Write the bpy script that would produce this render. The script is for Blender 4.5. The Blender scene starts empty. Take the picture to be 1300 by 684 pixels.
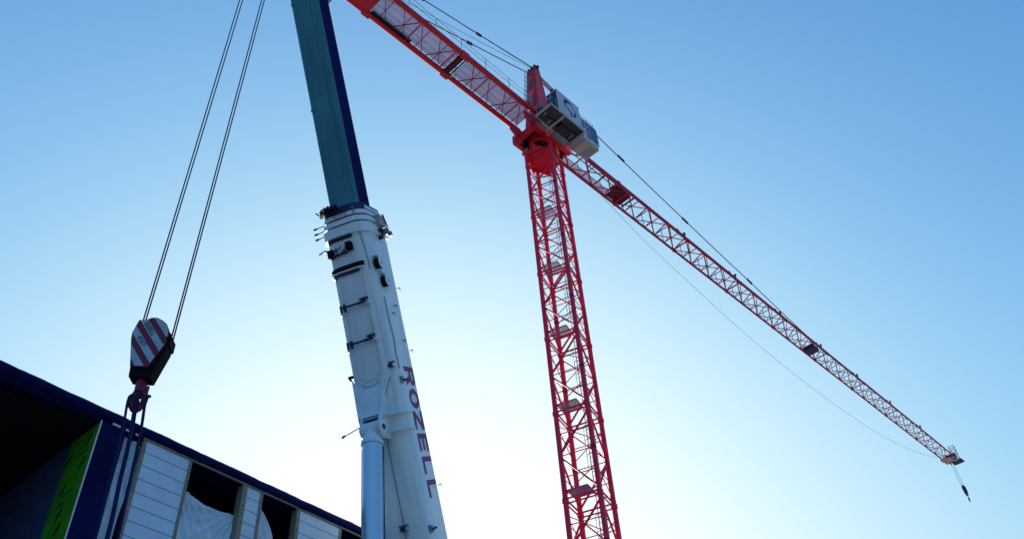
import bpy, bmesh, math, random
from mathutils import Vector, Matrix, noise
random.seed(7)
D = bpy.data
scene = bpy.context.scene
COL = scene.collection
V = Vector
R_ = math.radians

# ------------------------------------------------------------------ materials
def mat(name, col, rough=0.55, var=0.12, scale=3.0, bump=0.0, metal=0.0, dirt=None, dscale=1.2, damt=0.35, streak=None, spec=0.4, align=None):
    m = D.materials.new(name); m.use_nodes = True
    nt = m.node_tree; N = nt.nodes; L = nt.links
    b = N['Principled BSDF']
    b.inputs['Roughness'].default_value = rough
    b.inputs['Metallic'].default_value = metal
    b.inputs['Specular IOR Level'].default_value = spec
    tc = N.new('ShaderNodeTexCoord')
    n1 = N.new('ShaderNodeTexNoise'); n1.inputs['Scale'].default_value = scale; n1.inputs['Detail'].default_value = 6
    L.new(tc.outputs['Object'], n1.inputs['Vector'])
    r = N.new('ShaderNodeValToRGB')
    r.color_ramp.elements[0].position = 0.3; r.color_ramp.elements[1].position = 0.7
    r.color_ramp.elements[0].color = (*[c*(1-var) for c in col], 1)
    r.color_ramp.elements[1].color = (*[min(1, c*(1+var)) for c in col], 1)
    L.new(n1.outputs['Fac'], r.inputs['Fac'])
    out = r.outputs['Color']
    if dirt:
        n2 = N.new('ShaderNodeTexNoise'); n2.inputs['Scale'].default_value = dscale; n2.inputs['Detail'].default_value = 8; n2.inputs['Roughness'].default_value = .7
        mp = N.new('ShaderNodeMapping')
        if streak: mp.inputs['Scale'].default_value = streak
        src = tc.outputs['Object']
        if align is not None:      # turn the grime streaks to run along the member
            m0 = N.new('ShaderNodeMapping'); m0.inputs['Rotation'].default_value = V(align).normalized().rotation_difference(V((0, 0, 1))).to_euler()
            L.new(src, m0.inputs['Vector']); src = m0.outputs['Vector']
        L.new(src, mp.inputs['Vector']); L.new(mp.outputs['Vector'], n2.inputs['Vector'])
        rr = N.new('ShaderNodeValToRGB'); rr.color_ramp.elements[0].position = .48; rr.color_ramp.elements[1].position = .72
        rr.color_ramp.elements[1].color = (damt, damt, damt, 1)
        L.new(n2.outputs['Fac'], rr.inputs['Fac'])
        mx = N.new('ShaderNodeMixRGB'); mx.inputs['Color2'].default_value = (*dirt, 1)
        L.new(rr.outputs['Color'], mx.inputs['Fac']); L.new(out, mx.inputs['Color1'])
        out = mx.outputs['Color']
    L.new(out, b.inputs['Base Color'])
    if bump:
        bp = N.new('ShaderNodeBump'); bp.inputs['Strength'].default_value = bump; bp.inputs['Distance'].default_value = .02
        n3 = N.new('ShaderNodeTexNoise'); n3.inputs['Scale'].default_value = scale*6; n3.inputs['Detail'].default_value = 5
        L.new(tc.outputs['Object'], n3.inputs['Vector']); L.new(n3.outputs['Fac'], bp.inputs['Height']); L.new(bp.outputs['Normal'], b.inputs['Normal'])
    return m

RED = mat('crane_red_paint', (.62, .006, .028), .45, .15, 1.5, dirt=(.25, .01, .02), dscale=1.5, damt=.5)
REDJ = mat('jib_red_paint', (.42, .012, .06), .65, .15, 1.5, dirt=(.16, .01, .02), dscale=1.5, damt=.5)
REDB = mat('lit_red_paint', (.80, .010, .014), .4, .08, 1.5)  # crane red raised: light on head and housing put into the colour
REDD = mat('dark_red_paint', (.10, .006, .010), .8, .2, 3)
GRAT = mat('pink_primer_grating', (.62, .46, .64), .7, .08, 3)
PLATE = mat('pale_lilac_grating', (.26, .22, .32), .8, .05, 3)
GALV = mat('galvanised_steel', (.22, .27, .30), .45, .2, 6, metal=.4)
BLACK = mat('black_rubber', (.006, .006, .009), .8, .3, 8, spec=.12)
REDM = mat('mast_crimson_paint', (.78, .012, .060), .62, .15, 1.2, dirt=(.34, .012, .035), dscale=1.6, damt=.6)
NAVYM = mat('navy_steel', (.012, .014, .07), .5, .2, 3)
WHITE = mat('white_cab_paint', (.52, .58, .62), .4, .05, 2, dirt=(.3, .3, .28), damt=.3)
BEIGE = mat('beige_floor_pan', (.42, .385, .34), .6, .1, 3, dirt=(.12, .1, .08), dscale=3, damt=.5)
GLASS = mat('dark_cab_glass', (.02, .05, .12), .08, .1, 2, spec=.9)
BOOM = mat('boom_white_paint', (.66, .80, .84), .30, .04, .8, dirt=(.34, .42, .46), dscale=2.6, damt=.5, streak=(2.2, 2.2, .16), align=(-.154, -.438, .886), bump=.02)
BOOMT = mat('boom_teal_paint', (.045, .21, .28), .5, .12, .7, spec=.15, dirt=(.012, .09, .15), dscale=2.4, damt=.75, streak=(3, 3, .10), align=(-.154, -.438, .886))
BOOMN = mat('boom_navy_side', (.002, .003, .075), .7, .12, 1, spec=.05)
CYL = mat('cylinder_paint', (.50, .60, .72), .26, .05, 1, metal=.5)
PURP = mat('magenta_lettering', (.24, .006, .12), .5, .10, 4)
HRED = mat('hook_block_red', (.20, .004, .022), .4, .15, 6, dirt=(.06, .01, .01), dscale=5)
HWHT = mat('hook_block_white', (.38, .46, .52), .5, .1, 6, dirt=(.16, .16, .16), dscale=5)
ROPE = mat('steel_wire_rope', (.008, .012, .06), .9, .3, 20, spec=.1)
FLOORM = mat('dark_floor_plate', (.035, .04, .055), .7, .3, 4)
LACE = mat('crimson_lacing_paint', (.40, .010, .065), .7, .2, 1.5)  # crimson of the jib lacing and counter jib bracing
PEND = mat('dark_pendant_steel', (.05, .006, .022), .75, .2, 3)
TIPM = mat('dusty_primer_plate', (.56, .46, .40), .7, .1, 3)
THIN = mat('thin_galvanised_rope', (.12, .16, .18), .9, .1, 20)
SLING = mat('blue_sling_webbing', (.005, .008, .08), .9, .2, 25)
WRAP = mat('navy_weather_membrane', (.003, .006, .062), .7, .25, 2.2, spec=.08, bump=.5, dirt=(.002, .002, .035), dscale=2, damt=.6)
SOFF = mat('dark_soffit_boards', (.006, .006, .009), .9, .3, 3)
GREYW = mat('grey_wrap_wall', (.045, .085, .20), .85, .15, 5, bump=.1, dirt=(.03, .055, .13), dscale=4, damt=.5)
GREEN = mat('green_sheathing', (.06, .38, .008), .7, .12, 2.5, dirt=(.02, .22, .006), dscale=2.2, damt=.6)
INK = mat('black_print', (.006, .012, .006), .6, .1, 5)
TRIM = mat('white_edge_trim', (.62, .66, .68), .5, .05, 5)
WOOD = mat('pale_lumber', (.25, .235, .17), .75, .2, 7, bump=.2, dirt=(.12, .1, .06), dscale=5, streak=(4, 4, .4))
PANEL = mat('white_foam_board', (.60, .74, .86), .65, .06, 1.6, dirt=(.42, .54, .68), dscale=1.8, damt=.6, bump=.05)
TAPE = mat('green_seam_tape', (.16, .40, .22), .6, .1, 5)
DARKIN = mat('dark_interior', (.012, .012, .014), .9, .3, 2)  # near-black colour deepens the shade inside the rooms
CONC = mat('concrete', (.30, .30, .29), .85, .12, 2, bump=.2)
GROUND = mat('site_gravel', (.34, .32, .28), .95, .2, .8, bump=.5, dirt=(.22, .20, .17), dscale=.15, damt=.8)
YEL = mat('chassis_white', (.55, .6, .62), .4, .05, 1)

def tarpmat():
    m = mat('white_poly_sheet', (.55, .72, .80), .38, .08, 2.5, bump=.25, dirt=(.25, .36, .42), dscale=3, damt=.5)
    b = m.node_tree.nodes['Principled BSDF']
    b.inputs['Transmission Weight'].default_value = .0
    return m
TARP = tarpmat()

# ------------------------------------------------------------------ mesh builder
class MB:
    def __init__(s, *mats): s.v = []; s.f = []; s.m = []; s.mats = list(mats); s.smooth = []
    def idx(s, m):
        if m is None: return 0
        if m not in s.mats: s.mats.append(m)
        return s.mats.index(m)
    def add(s, vs, fs, m=None, sm=False):
        o = len(s.v); s.v += [V(p) for p in vs]; k = s.idx(m)
        for f in fs: s.f.append([i+o for i in f]); s.m.append(k); s.smooth.append(sm)
    def box(s, c, x, y, z, m=None):
        """centre and three half-extent vectors"""
        c, x, y, z = V(c), V(x), V(y), V(z)
        vs = [c+x*a+y*b+z*d for d in (-1, 1) for b in (-1, 1) for a in (-1, 1)]
        s.add(vs, [(0, 2, 3, 1), (4, 5, 7, 6), (0, 1, 5, 4), (2, 6, 7, 3), (0, 4, 6, 2), (1, 3, 7, 5)], m)
    def bar(s, p, q, w, h=None, up=(0, 0, 1), m=None):
        p, q = V(p), V(q); h = h or w; d = q-p
        if d.length < 1e-6: return
        u = d.normalized(); side = u.cross(V(up))
        if side.length < 1e-3: side = u.cross(V((1, .3, 0)))
        side.normalize(); t = side.cross(u)
        s.box((p+q)/2, d/2, side*w/2, t*h/2, m)
    def tube(s, p, q, r, seg=8, r2=None, m=None, cap=True):
        p, q = V(p), V(q); d = q-p
        if d.length < 1e-6: return
        u = d.normalized(); a = u.cross(V((0, 0, 1)))
        if a.length < 1e-2: a = u.cross(V((1, .2, 0)))
        a.normalize(); b = u.cross(a); r2 = r if r2 is None else r2
        vs = [c+(a*math.cos(2*math.pi*i/seg)+b*math.sin(2*math.pi*i/seg))*rr for c, rr in ((p, r), (q, r2)) for i in range(seg)]
        fs = [(i, (i+1) % seg, seg+(i+1) % seg, seg+i) for i in range(seg)]
        s.add(vs, fs, m, True)
        if cap: s.add(vs, [tuple(range(seg))[::-1], tuple(range(seg, 2*seg))], m)
    def path(s, pts, r, seg=6, m=None):
        pts = [V(p) for p in pts]; rings = []
        for i, p in enumerate(pts):
            d = (pts[min(i+1, len(pts)-1)]-pts[max(i-1, 0)]).normalized()
            a = d.cross(V((.13, .2, 1)));
            if a.length < 1e-2: a = d.cross(V((1, .2, 0)))
            a.normalize(); b = d.cross(a)
            rings.append([p+(a*math.cos(2*math.pi*k/seg)+b*math.sin(2*math.pi*k/seg))*r for k in range(seg)])
        vs = [q for g in rings for q in g]
        fs = [(i*seg+k, i*seg+(k+1) % seg, (i+1)*seg+(k+1) % seg, (i+1)*seg+k) for i in range(len(pts)-1) for k in range(seg)]
        s.add(vs, fs, m, True); s.add(vs, [tuple(range(seg))[::-1], tuple(range(len(vs)-seg, len(vs)))], m)
    def prism(s, poly, off, m=None):
        """poly: list of 3-D points in one plane; off: thickness vector"""
        poly = [V(p) for p in poly]; off = V(off); n = len(poly)
        vs = poly+[p+off for p in poly]
        s.add(vs, [tuple(range(n)), tuple(range(n, 2*n))[::-1]]+[(i, n+i, n+(i+1) % n, (i+1) % n) for i in range(n)], m)
    def loft(s, rings, m=None, sm=False, cap=True):
        n = len(rings[0]); vs = [p for g in rings for p in g]
        s.add(vs, [(i*n+k, i*n+(k+1) % n, (i+1)*n+(k+1) % n, (i+1)*n+k) for i in range(len(rings)-1) for k in range(n)], m, sm)
        if cap: s.add(vs, [tuple(range(n))[::-1], tuple(range(len(vs)-n, len(vs)))], m)
    def disc(s, c, axis, r, t, seg=20, m=None):
        c = V(c); a = V(axis).normalized(); s.tube(c-a*t/2, c+a*t/2, r, seg, m=m)
    def build(s, name, parent=None, origin=None, bevel=0):
        """vertices are world metres; the object's origin sits at `origin`"""
        base = V(parent['_o']) if parent is not None else V((0, 0, 0))
        o3 = V(origin) if origin is not None else (base if parent is not None else V((0, 0, 0)))
        me = D.meshes.new(name); me.from_pydata([tuple(p-o3) for p in s.v], [], s.f)
        for m in s.mats: me.materials.append(m)
        me.polygons.foreach_set('material_index', s.m); me.polygons.foreach_set('use_smooth', s.smooth)
        bm = bmesh.new(); bm.from_mesh(me); bmesh.ops.recalc_face_normals(bm, faces=bm.faces); bm.to_mesh(me); bm.free()
        me.update()
        ob = D.objects.new(name, me); COL.objects.link(ob)
        if parent is not None: ob.parent = parent
        ob.location = o3-base if parent is not None else o3
        ob['_o'] = tuple(o3)
        if bevel:
            bv = ob.modifiers.new('bevel', 'BEVEL'); bv.width = bevel; bv.segments = 2; bv.limit_method = 'ANGLE'
        return ob

def empty(name, loc):
    o = D.objects.new(name, None); COL.objects.link(o); o.location = loc; o['_o'] = tuple(loc); o.empty_display_size = .5
    return o
def tag(o, label, cat, group=None, kind=None):
    if label: o['label'] = label
    if cat: o['category'] = cat
    if group: o['group'] = group
    if kind: o['kind'] = kind
    return o

# letters as flat strokes on a 1 x 1 cell (x right, y up)
def rect(a, b, c, d): return [(a, b), (c, b), (c, d), (a, d)]
def ring(cx, cy, rx, ry, t, n=20, a0=0, a1=360):
    out = []
    for i in range(n):
        p = [R_(a0+(a1-a0)*i/n), R_(a0+(a1-a0)*(i+1)/n)]
        out.append([(cx+rx*math.cos(p[0]), cy+ry*math.sin(p[0])), (cx+rx*math.cos(p[1]), cy+ry*math.sin(p[1])),
                    (cx+(rx-t)*math.cos(p[1]), cy+(ry-t*.8)*math.sin(p[1])), (cx+(rx-t)*math.cos(p[0]), cy+(ry-t*.8)*math.sin(p[0]))])
    return out
T = .22
GL = {
 'R': [rect(0, 0, T, 1), rect(T, .82, .62, 1), rect(T, .42, .62, .6)]+ring(.58, .71, .29, .29, .21, 8, -90, 90)+[[(.42, .43), (.66, .43), (.9, 0), (.62, 0)]],
 'O': ring(.46, .5, .46, .5, .24, 24),
 'Z': [rect(0, .8, .85, 1), rect(0, 0, .85, .2), [(0, .2), (.28, .2), (.85, .8), (.57, .8)]],
 'E': [rect(0, 0, T, 1), rect(T, .81, .8, 1), rect(T, .41, .74, .59), rect(T, 0, .8, .19)],
 'L': [rect(0, 0, T, 1), rect(T, 0, .78, .2)],
 '4': [rect(.5, 0, .72, 1), rect(0, .22, .5, .4), [(0, .4), (.2, .4), (.5, .82), (.5, 1), (.42, 1)], rect(.72, .22, .85, .4)],
 '5': [rect(0, .8, .78, 1), rect(0, .5, .2, .8), rect(.2, .5, .5, .64)]+ring(.45, .33, .36, .33, .2, 12, -140, 90),
 '0': ring(.4, .5, .4, .5, .2, 20),
 'T': [rect(0, .8, .85, 1), rect(.31, 0, .54, .8)],
}
def lettering(mb, text, org, dx, dy, out, adv=1.0, thick=.006, m=None, skew=0):
    """org: start; dx: vector for one cell width; dy: vector for cap height; out: surface normal"""
    x = 0
    for ch in text:
        for poly in GL[ch]:
            mb.prism([V(org)+V(dx)*(x+px)+V(dy)*py for px, py in poly], V(out)*thick, m)
        x += adv

# ------------------------------------------------------------------ ground
mb = MB(GROUND)
mb.add([(-1500, -1500, 0), (1500, -1500, 0), (1500, 1500, 0), (-1500, 1500, 0)], [(0, 1, 2, 3)])
tag(mb.build('ground'), 'level gravel building site ground', None, kind='structure')

# ------------------------------------------------------------------ tower crane
M0 = V((2.93, 38.9, 0))
tc = empty('tower_crane', M0)
tag(tc, 'tall red lattice tower crane with a long jib, white cab and grey counter jib walkway', 'tower crane')
az = R_(41.2); J = V((math.sin(az), math.cos(az), 0)); Rt = V((J.y, -J.x, 0)); UP = V((0, 0, 1))
def P(j, l, z): return M0+J*j+Rt*l+UP*z

# mast
MA = R_(66); mx = V((math.cos(MA), math.sin(MA), 0)); my = V((-math.sin(MA), math.cos(MA), 0))
HW = .93; SL = 5.05; Z0 = .3
def mc(a, b, z): return M0+mx*a*HW+my*b*HW+UP*z
CN = [(1, 1), (-1, 1), (-1, -1), (1, -1)]
base = MB(CONC); base.box(M0+UP*.15, mx*3, my*3, UP*.15); base.build('foundation_block', tc)
def mast_proto(z0):
    br = MB(REDM)
    for k in range(4):
        a, b = CN[k], CN[(k+1) % 4]
        lo, hi = (a, b) if k % 2 == 0 else (b, a)
        A = lambda c, z: mc(c[0], c[1], z0+z)
        br.bar(A(lo, .3), A(hi, 2.45), .085); br.bar(A(hi, 2.6), A(lo, 4.75), .085)
        br.tube(A(hi, .35), A(lo, 1.55), .026, 6); br.tube(A(lo, 3.0), A(hi, 4.3), .026, 6)
        br.bar(A(a, .14), A(b, .14), .07, .07)
        for z in (1.3, 2.52, 3.8): br.tube(A(a, z), A(b, z), .026, 6)
        br.bar(A(a, SL-.12), A(b, SL-.12), .06, .06)
        br.box(A(a, SL), mx*.135, my*.135, UP*.13)
        br.box(A(lo, 2.52), mx*.12, my*.12, UP*.10)
        for q in (-.07, .07): br.tube(A(a, SL-.19)+mx*.14+my*q, A(a, SL+.19)+mx*.14+my*q, .022, 5)
    ob = br.build('mast_section', tc, origin=M0+UP*z0)
    ks = [ob]
    for c in CN:
        l = MB(REDM); l.box(mc(c[0], c[1], z0+SL/2), mx*.105, my*.105, UP*(SL/2-.005))
        l.build('leg', ob, origin=mc(c[0], c[1], z0))
    # ladder with hoops and rest platform
    ld = MB(GALV)
    lx = mx*.30+my*-.45
    for q in (-.2, .2):
        ld.tube(M0+lx+my*q+UP*(z0+.9), M0+lx+my*q+UP*(z0+SL+.75), .022, 6)
    for i in range(17): ld.tube(M0+lx-my*.2+UP*(z0+1.0+i*.28), M0+lx+my*.2+UP*(z0+1.0+i*.28), .014, 5)
    for i in range(4):
        zc = z0+1.7+i*.85
        pts = [M0+lx-my*.2*math.cos(t)*1.6-mx*.62*math.sin(t)+UP*zc for t in [math.pi*k/8 for k in range(9)]]
        ld.path(pts, .016, 5)
    for t in (math.pi*.3, math.pi*.5, math.pi*.7):
        o = -my*.32*math.cos(t)-mx*.62*math.sin(t)
        ld.tube(M0+lx+o+UP*(z0+1.7), M0+lx+o+UP*(z0+4.25), .013, 5)
    ld.build('ladder', ob, origin=M0+lx+UP*z0)
    pf = MB(PLATE, REDM)
    zp = z0+.62
    for i in range(24):
        x = -.86+i*.072
        if x < .1: pf.box(M0+mx*x+my*.25+UP*zp, mx*.015, my*.55, UP*.012)
    for q in (-.32, .82): pf.box(M0+my*q+UP*(zp-.03), mx*.9, my*.022, UP*.025, REDM)
    for q in (-.9, .12): pf.box(M0+mx*q+UP*(zp-.03)+my*.25, mx*.022, my*.55, UP*.025, REDM)
    pf.build('rest_platform', ob, origin=M0+UP*zp)
    return ob
proto = mast_proto(Z0)
NSEC = 9
for i in range(1, NSEC):
    c = proto.copy(); COL.objects.link(c); c.parent = tc; c.location = proto.location+UP*SL*i
    for ch in list(proto.children):
        d = ch.copy(); COL.objects.link(d); d.parent = c
ZT = Z0+SL*NSEC   # 45.75

# slewing housing: tapered box with a big round opening drawn in black, ring above
h = MB(REDB, REDD)
def sq(w, z): return [mc(a/HW*w, b/HW*w, z) for a, b in CN]
def octo(w, z, n=24): return [M0+V((math.cos(2*math.pi*k/n+.13), math.sin(2*math.pi*k/n+.13), 0))*w+UP*z for k in range(n)]
ZD = 47.15
for k in range(4):
    a, b = CN[k], CN[(k+1) % 4]
    h.bar(mc(a[0], a[1], ZT+.01), mc(a[0]*1.02, a[1]*1.02, ZD+.1), .22, .22, m=REDM)
    h.prism([mc(a[0], a[1], ZD-.02), mc(b[0], b[1], ZD-.02), mc((a[0]*.56+b[0]*.44), (a[1]*.56+b[1]*.44), ZT+.42), mc((a[0]*.44+b[0]*.56), (a[1]*.44+b[1]*.56), ZT+.42)][:4], (M0+UP*ZD-mc((a[0]+b[0])/2, (a[1]+b[1])/2, ZD))*.03, REDB)
    h.bar(mc(a[0], a[1], ZT+.1), mc(b[0], b[1], ZT+.75), .06, m=REDM)
h.loft([octo(1.06, ZD-.1), octo(1.17, ZD+.2), octo(1.19, ZD+.95)], REDB, True)
h.loft([sq(1.0, ZD-.12), sq(1.02, ZD+.02)], RED)
for a in range(0, 360, 45):
    d = V((math.cos(R_(a)), math.sin(R_(a)), 0)); h.box(M0+d*1.17+UP*(ZD+.5), d*.07, d.cross(UP)*.02, UP*.42, RED)
hh = h.build('slewing_housing', tc)
o = MB(BLACK, REDB)  # solid black plug, its colour gives the dark inside the opening
dcam = V((-.20, -.97, -.12)).normalized(); sidev = dcam.cross(UP).normalized(); uv = sidev.cross(dcam)
cc = M0+dcam*1.13+UP*(ZD+.42)+sidev*-.12
o.loft([[cc+(sidev*.50*math.cos(t)+uv*.26*math.sin(t)+uv*.2*math.cos(t))+dcam*e for t in [2*math.pi*i/24 for i in range(24)]] for e in (-.1, .09)], BLACK)
o.build('opening_dark_plug', hh)
g = MB(REDD, RED)
g.loft([octo(1.12, ZD+.93), octo(1.12, ZD+1.12)], REDD); g.loft([octo(1.24, ZD+1.12), octo(1.24, ZD+1.38)], RED)
for k in range(30):
    t = 2*math.pi*k/30; d = V((math.cos(t), math.sin(t), 0)); g.tube(M0+d*1.19+UP*(ZD+1.04), M0+d*1.19+UP*(ZD+1.13), .035, 6, m=REDD)
g.build('slewing_ring', tc)
# slewing platform
g = MB(RED, REDD)
for l in (-1.0, 1.0): g.box(P(0, l, ZT+2.85), J*1.9, Rt*.16, UP*.42)
for j in (-1.7, -.6, .6, 1.7): g.box(P(j, 0, ZT+2.8), J*.12, Rt*.83, UP*.33, REDD if abs(j) < 1 else RED)
g.box(P(0, 0, ZT+3.28), J*1.6, Rt*.84, UP*.03, REDD)
for l in (-.72, .72):
    g.prism([P(-1.6, l, ZT+2.5), P(-2.6, l, ZT+3.2), P(-2.6, l, ZT+3.9), P(-1.2, l, ZT+3.9), P(-1.0, l, ZT+2.5)], Rt*.10)
    g.prism([P(1.4, l, ZT+2.5), P(2.4, l, ZT+3.3), P(2.4, l, ZT+4.0), P(1.0, l, ZT+3.9)], Rt*.10)
for sg in (-1, 1): g.box(P(0, 1.12*sg, ZT+2.25), J*.9, Rt*.12, UP*.10, REDB)
g.build('slewing_platform', tc)
for j, l in ((1.25, .5), (-1.2, -.5)):
    g = MB(GALV, BLACK)
    g.tube(P(j, l, ZT+1.9), P(j, l, ZT+2.9), .2, 12, m=BLACK); g.tube(P(j, l, ZT+1.6), P(j, l, ZT+1.92), .13, 12)
    g.build('slewing_motor', tc)

# tower head
ZB = 49.05; ZA = 58.2
g = MB(RED, REDB, REDD)
def hr(f):   # outline of the tapered head at height fraction f: rear j, front j, half width
    return (-.80+.72*f, .72-.30*f, .82-.46*f)
lv = (0, .35, .62, .86, 1.0)
for a, b in zip(lv, lv[1:]):
    ja, ka, wa = hr(a); jb, kb, wb_ = hr(b); za = ZB+(ZA-ZB)*a; zb_ = ZB+(ZA-ZB)*b
    for sg in (-1, 1):   # side webs, light on them painted in by the brighter red
        g.prism([P(ja, sg*wa, za), P(ka, sg*wa, za), P(kb, sg*wb_, zb_), P(jb, sg*wb_, zb_)], Rt*-sg*.04, REDB)
    fl = .30*(wa+.2)     # rear and front flanges
    for sg in (-1, 1):
        for jA, jB, o in ((ja, jb, .05), (ka, kb, -.05)):
            g.prism([P(jA-o, sg*(wa+.03), za), P(jA-o, sg*(wa-fl), za), P(jB-o, sg*(wb_-fl*.9), zb_), P(jB-o, sg*(wb_+.03), zb_)], J*o*.9, RED)
    g.prism([P(ja+.06, -wa+.05, za+.5), P(ja+.06, wa-.05, za+.5), P(jb+.06, wb_-.05, zb_-.12), P(jb+.06, -wb_+.05, zb_-.12)], J*.03, REDJ)
for z, w in ((1.2, .62), (3.4, .45), (5.7, .33), (7.4, .22)): g.box(P(-.25+z*.035, 0, ZB+z), J*.09, Rt*w, UP*.11, RED)
for sg in (-1, 1): g.tube(P(1.8, sg*.8, 49.2), P(.42, sg*.3, ZA-2.9), .10, 8)
g.build('tower_head', tc)
g = MB(REDD, BLACK)
g.tube(P(.2, -.55, ZA+.05), P(.2, .55, ZA+.05), .13, 12)
for sg in (-.3, 0, .3): g.disc(P(.2, sg, ZA+.05), Rt, .34, .08, 20, BLACK if sg == 0 else REDD)
g.build('head_sheave', tc)
g = MB(GALV)
def hl(f, l, up=0): return P(-.95+.1*f*8.2-.0, l, ZB+.6+8.2*f)
for l in (-.22, .22): g.tube(P(-1.05, l, ZB+.3), P(-.12, l, ZA-.6), .025, 6)
for i in range(28):
    f = i/28; g.tube(P(-1.05+.93*f, -.22, ZB+.3+(ZA-.9-ZB)*f), P(-1.05+.93*f, .22, ZB+.3+(ZA-.9-ZB)*f), .016, 5)
for i in range(9):
    f = .25+i/9*.75; zz = ZB+.3+(ZA-.9-ZB)*f; jj = -1.05+.93*f
    g.path([P(jj-.68*math.sin(t), -.33*math.cos(t), zz) for t in [math.pi*k/8 for k in range(9)]], .018, 5)
for t in (.15*math.pi, .38*math.pi, .62*math.pi, .85*math.pi):
    g.tube(P(-1.05+.93*.25-.68*math.sin(t), -.33*math.cos(t), ZB+.3+(ZA-.9-ZB)*.25), P(-1.05+.93*.97-.68*math.sin(t), -.33*math.cos(t), ZB+.3+(ZA-.9-ZB)*.97), .014, 5)
g.build('head_ladder', tc)

# jib
ZJ = 49.95; JS = 1.35; JE = 75.2; PITCH = 2.72
def jw(j): return .80-.12*(j-JS)/(JE-JS)
def jh(j): return 1.92-.36*(j-JS)/(JE-JS)
NP = int(round((JE-JS)/PITCH)); PITCH = (JE-JS)/NP
PER = 3
for s in range(0, NP, PER):
    e = min(NP, s+PER)
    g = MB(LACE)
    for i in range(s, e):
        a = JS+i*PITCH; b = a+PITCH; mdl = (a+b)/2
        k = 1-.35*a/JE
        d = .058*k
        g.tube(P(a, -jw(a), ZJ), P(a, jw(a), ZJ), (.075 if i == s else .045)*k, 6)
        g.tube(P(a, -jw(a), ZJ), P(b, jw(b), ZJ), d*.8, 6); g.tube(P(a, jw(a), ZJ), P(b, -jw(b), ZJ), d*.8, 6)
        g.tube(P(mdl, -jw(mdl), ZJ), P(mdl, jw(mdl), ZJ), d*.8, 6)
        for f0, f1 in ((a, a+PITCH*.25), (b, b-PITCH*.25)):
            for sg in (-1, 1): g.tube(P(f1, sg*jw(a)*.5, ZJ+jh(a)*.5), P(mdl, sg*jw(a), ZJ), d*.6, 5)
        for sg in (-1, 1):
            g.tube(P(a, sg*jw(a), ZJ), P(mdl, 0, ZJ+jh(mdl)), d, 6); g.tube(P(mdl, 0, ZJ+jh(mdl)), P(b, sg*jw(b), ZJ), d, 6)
    a = JS+s*PITCH; b = JS+e*PITCH
    sec = g.build('jib_section', tc, origin=P(a, 0, ZJ))
    k = 1-.35*a/JE
    for sg in (-1, 1):
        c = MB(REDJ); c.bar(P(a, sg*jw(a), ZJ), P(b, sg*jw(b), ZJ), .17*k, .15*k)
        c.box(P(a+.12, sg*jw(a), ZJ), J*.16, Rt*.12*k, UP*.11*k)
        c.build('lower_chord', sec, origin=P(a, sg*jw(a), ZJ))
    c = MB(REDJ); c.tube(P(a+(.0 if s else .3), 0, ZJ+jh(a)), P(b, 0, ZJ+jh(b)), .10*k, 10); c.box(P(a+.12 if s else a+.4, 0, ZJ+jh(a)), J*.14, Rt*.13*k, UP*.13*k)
    c.build('top_chord', sec, origin=P(a, 0, ZJ+jh(a)))
    # little line brackets on the top chord
    if s % 2 == 0 or s > 8:
        c = MB(NAVYM); c.box(P(a+1.3, .02, ZJ+jh(a)+.24), J*.05, Rt*.05, UP*.16); c.box(P(a+1.3, .02, ZJ+jh(a)+.42), J*.12, Rt*.1, UP*.03)
        c.build('cable_guide', sec, origin=P(a+1.3, 0, ZJ+jh(a)))
# first metres: walkway grating, winch, foot frame
g = MB(GRAT, GALV)
for i in range(95):
    j = 1.5+i*.075; g.box(P(j, -.48, ZJ+.12), J*.018, Rt*.24, UP*.014)
for l in (-.72, -.24): g.box(P(5.1, l, ZJ+.12), J*3.6, Rt*.012, UP*.03, GALV)
g.build('jib_walkway', tc)
g = MB(GALV)
for l in (.55, .3): g.box(P(5.0, l, ZJ+.2), J*3.6, Rt*.03, UP*.04)
for j in (2, 3.6, 5.2, 6.8, 8.2): g.box(P(j, .42, ZJ+.16), J*.04, Rt*.18, UP*.03)
g.build('cable_tray', tc)
g = MB(REDD, BLACK, GALV)
g.box(P(9.3, -.05, ZJ+.10), J*.85, Rt*.62, UP*.05); g.tube(P(9.3, -.5, ZJ+.48), P(9.3, .45, ZJ+.48), .34, 18)
for l in (-.55, .5): g.disc(P(9.3, l, ZJ+.48), Rt, .44, .05, 20, REDD)
g.box(P(8.75, .1, ZJ+.4), J*.22, Rt*.3, UP*.24, BLACK); g.box(P(10.45, 0, ZJ+.1), J*.05, Rt*.66, UP*.06, BLACK)
g.build('trolley_winch', tc)
# maintenance basket under the middle of the jib
g = MB(NAVYM, GALV, BLACK)
g.box(P(40.3, .02, ZJ-.30), J*.6, Rt*.5, UP*.03, NAVYM)
for sg in (-1, 1):
    g.box(P(40.3, sg*.52, ZJ-.08), J*.6, Rt*.02, UP*.2, NAVYM)
    for j in (39.75, 40.85): g.bar(P(j, sg*.52, ZJ-.3), P(j, sg*.52, ZJ+.6), .045, m=GALV)
    g.tube(P(39.7, sg*.52, ZJ+.58), P(40.9, sg*.52, ZJ+.58), .03, 6, m=GALV)
g.box(P(40.9, 0, ZJ-.1), J*.02, Rt*.5, UP*.2, NAVYM); g.box(P(39.7, 0, ZJ-.1), J*.02, Rt*.5, UP*.2, NAVYM)
g.build('maintenance_basket', tc)
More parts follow.
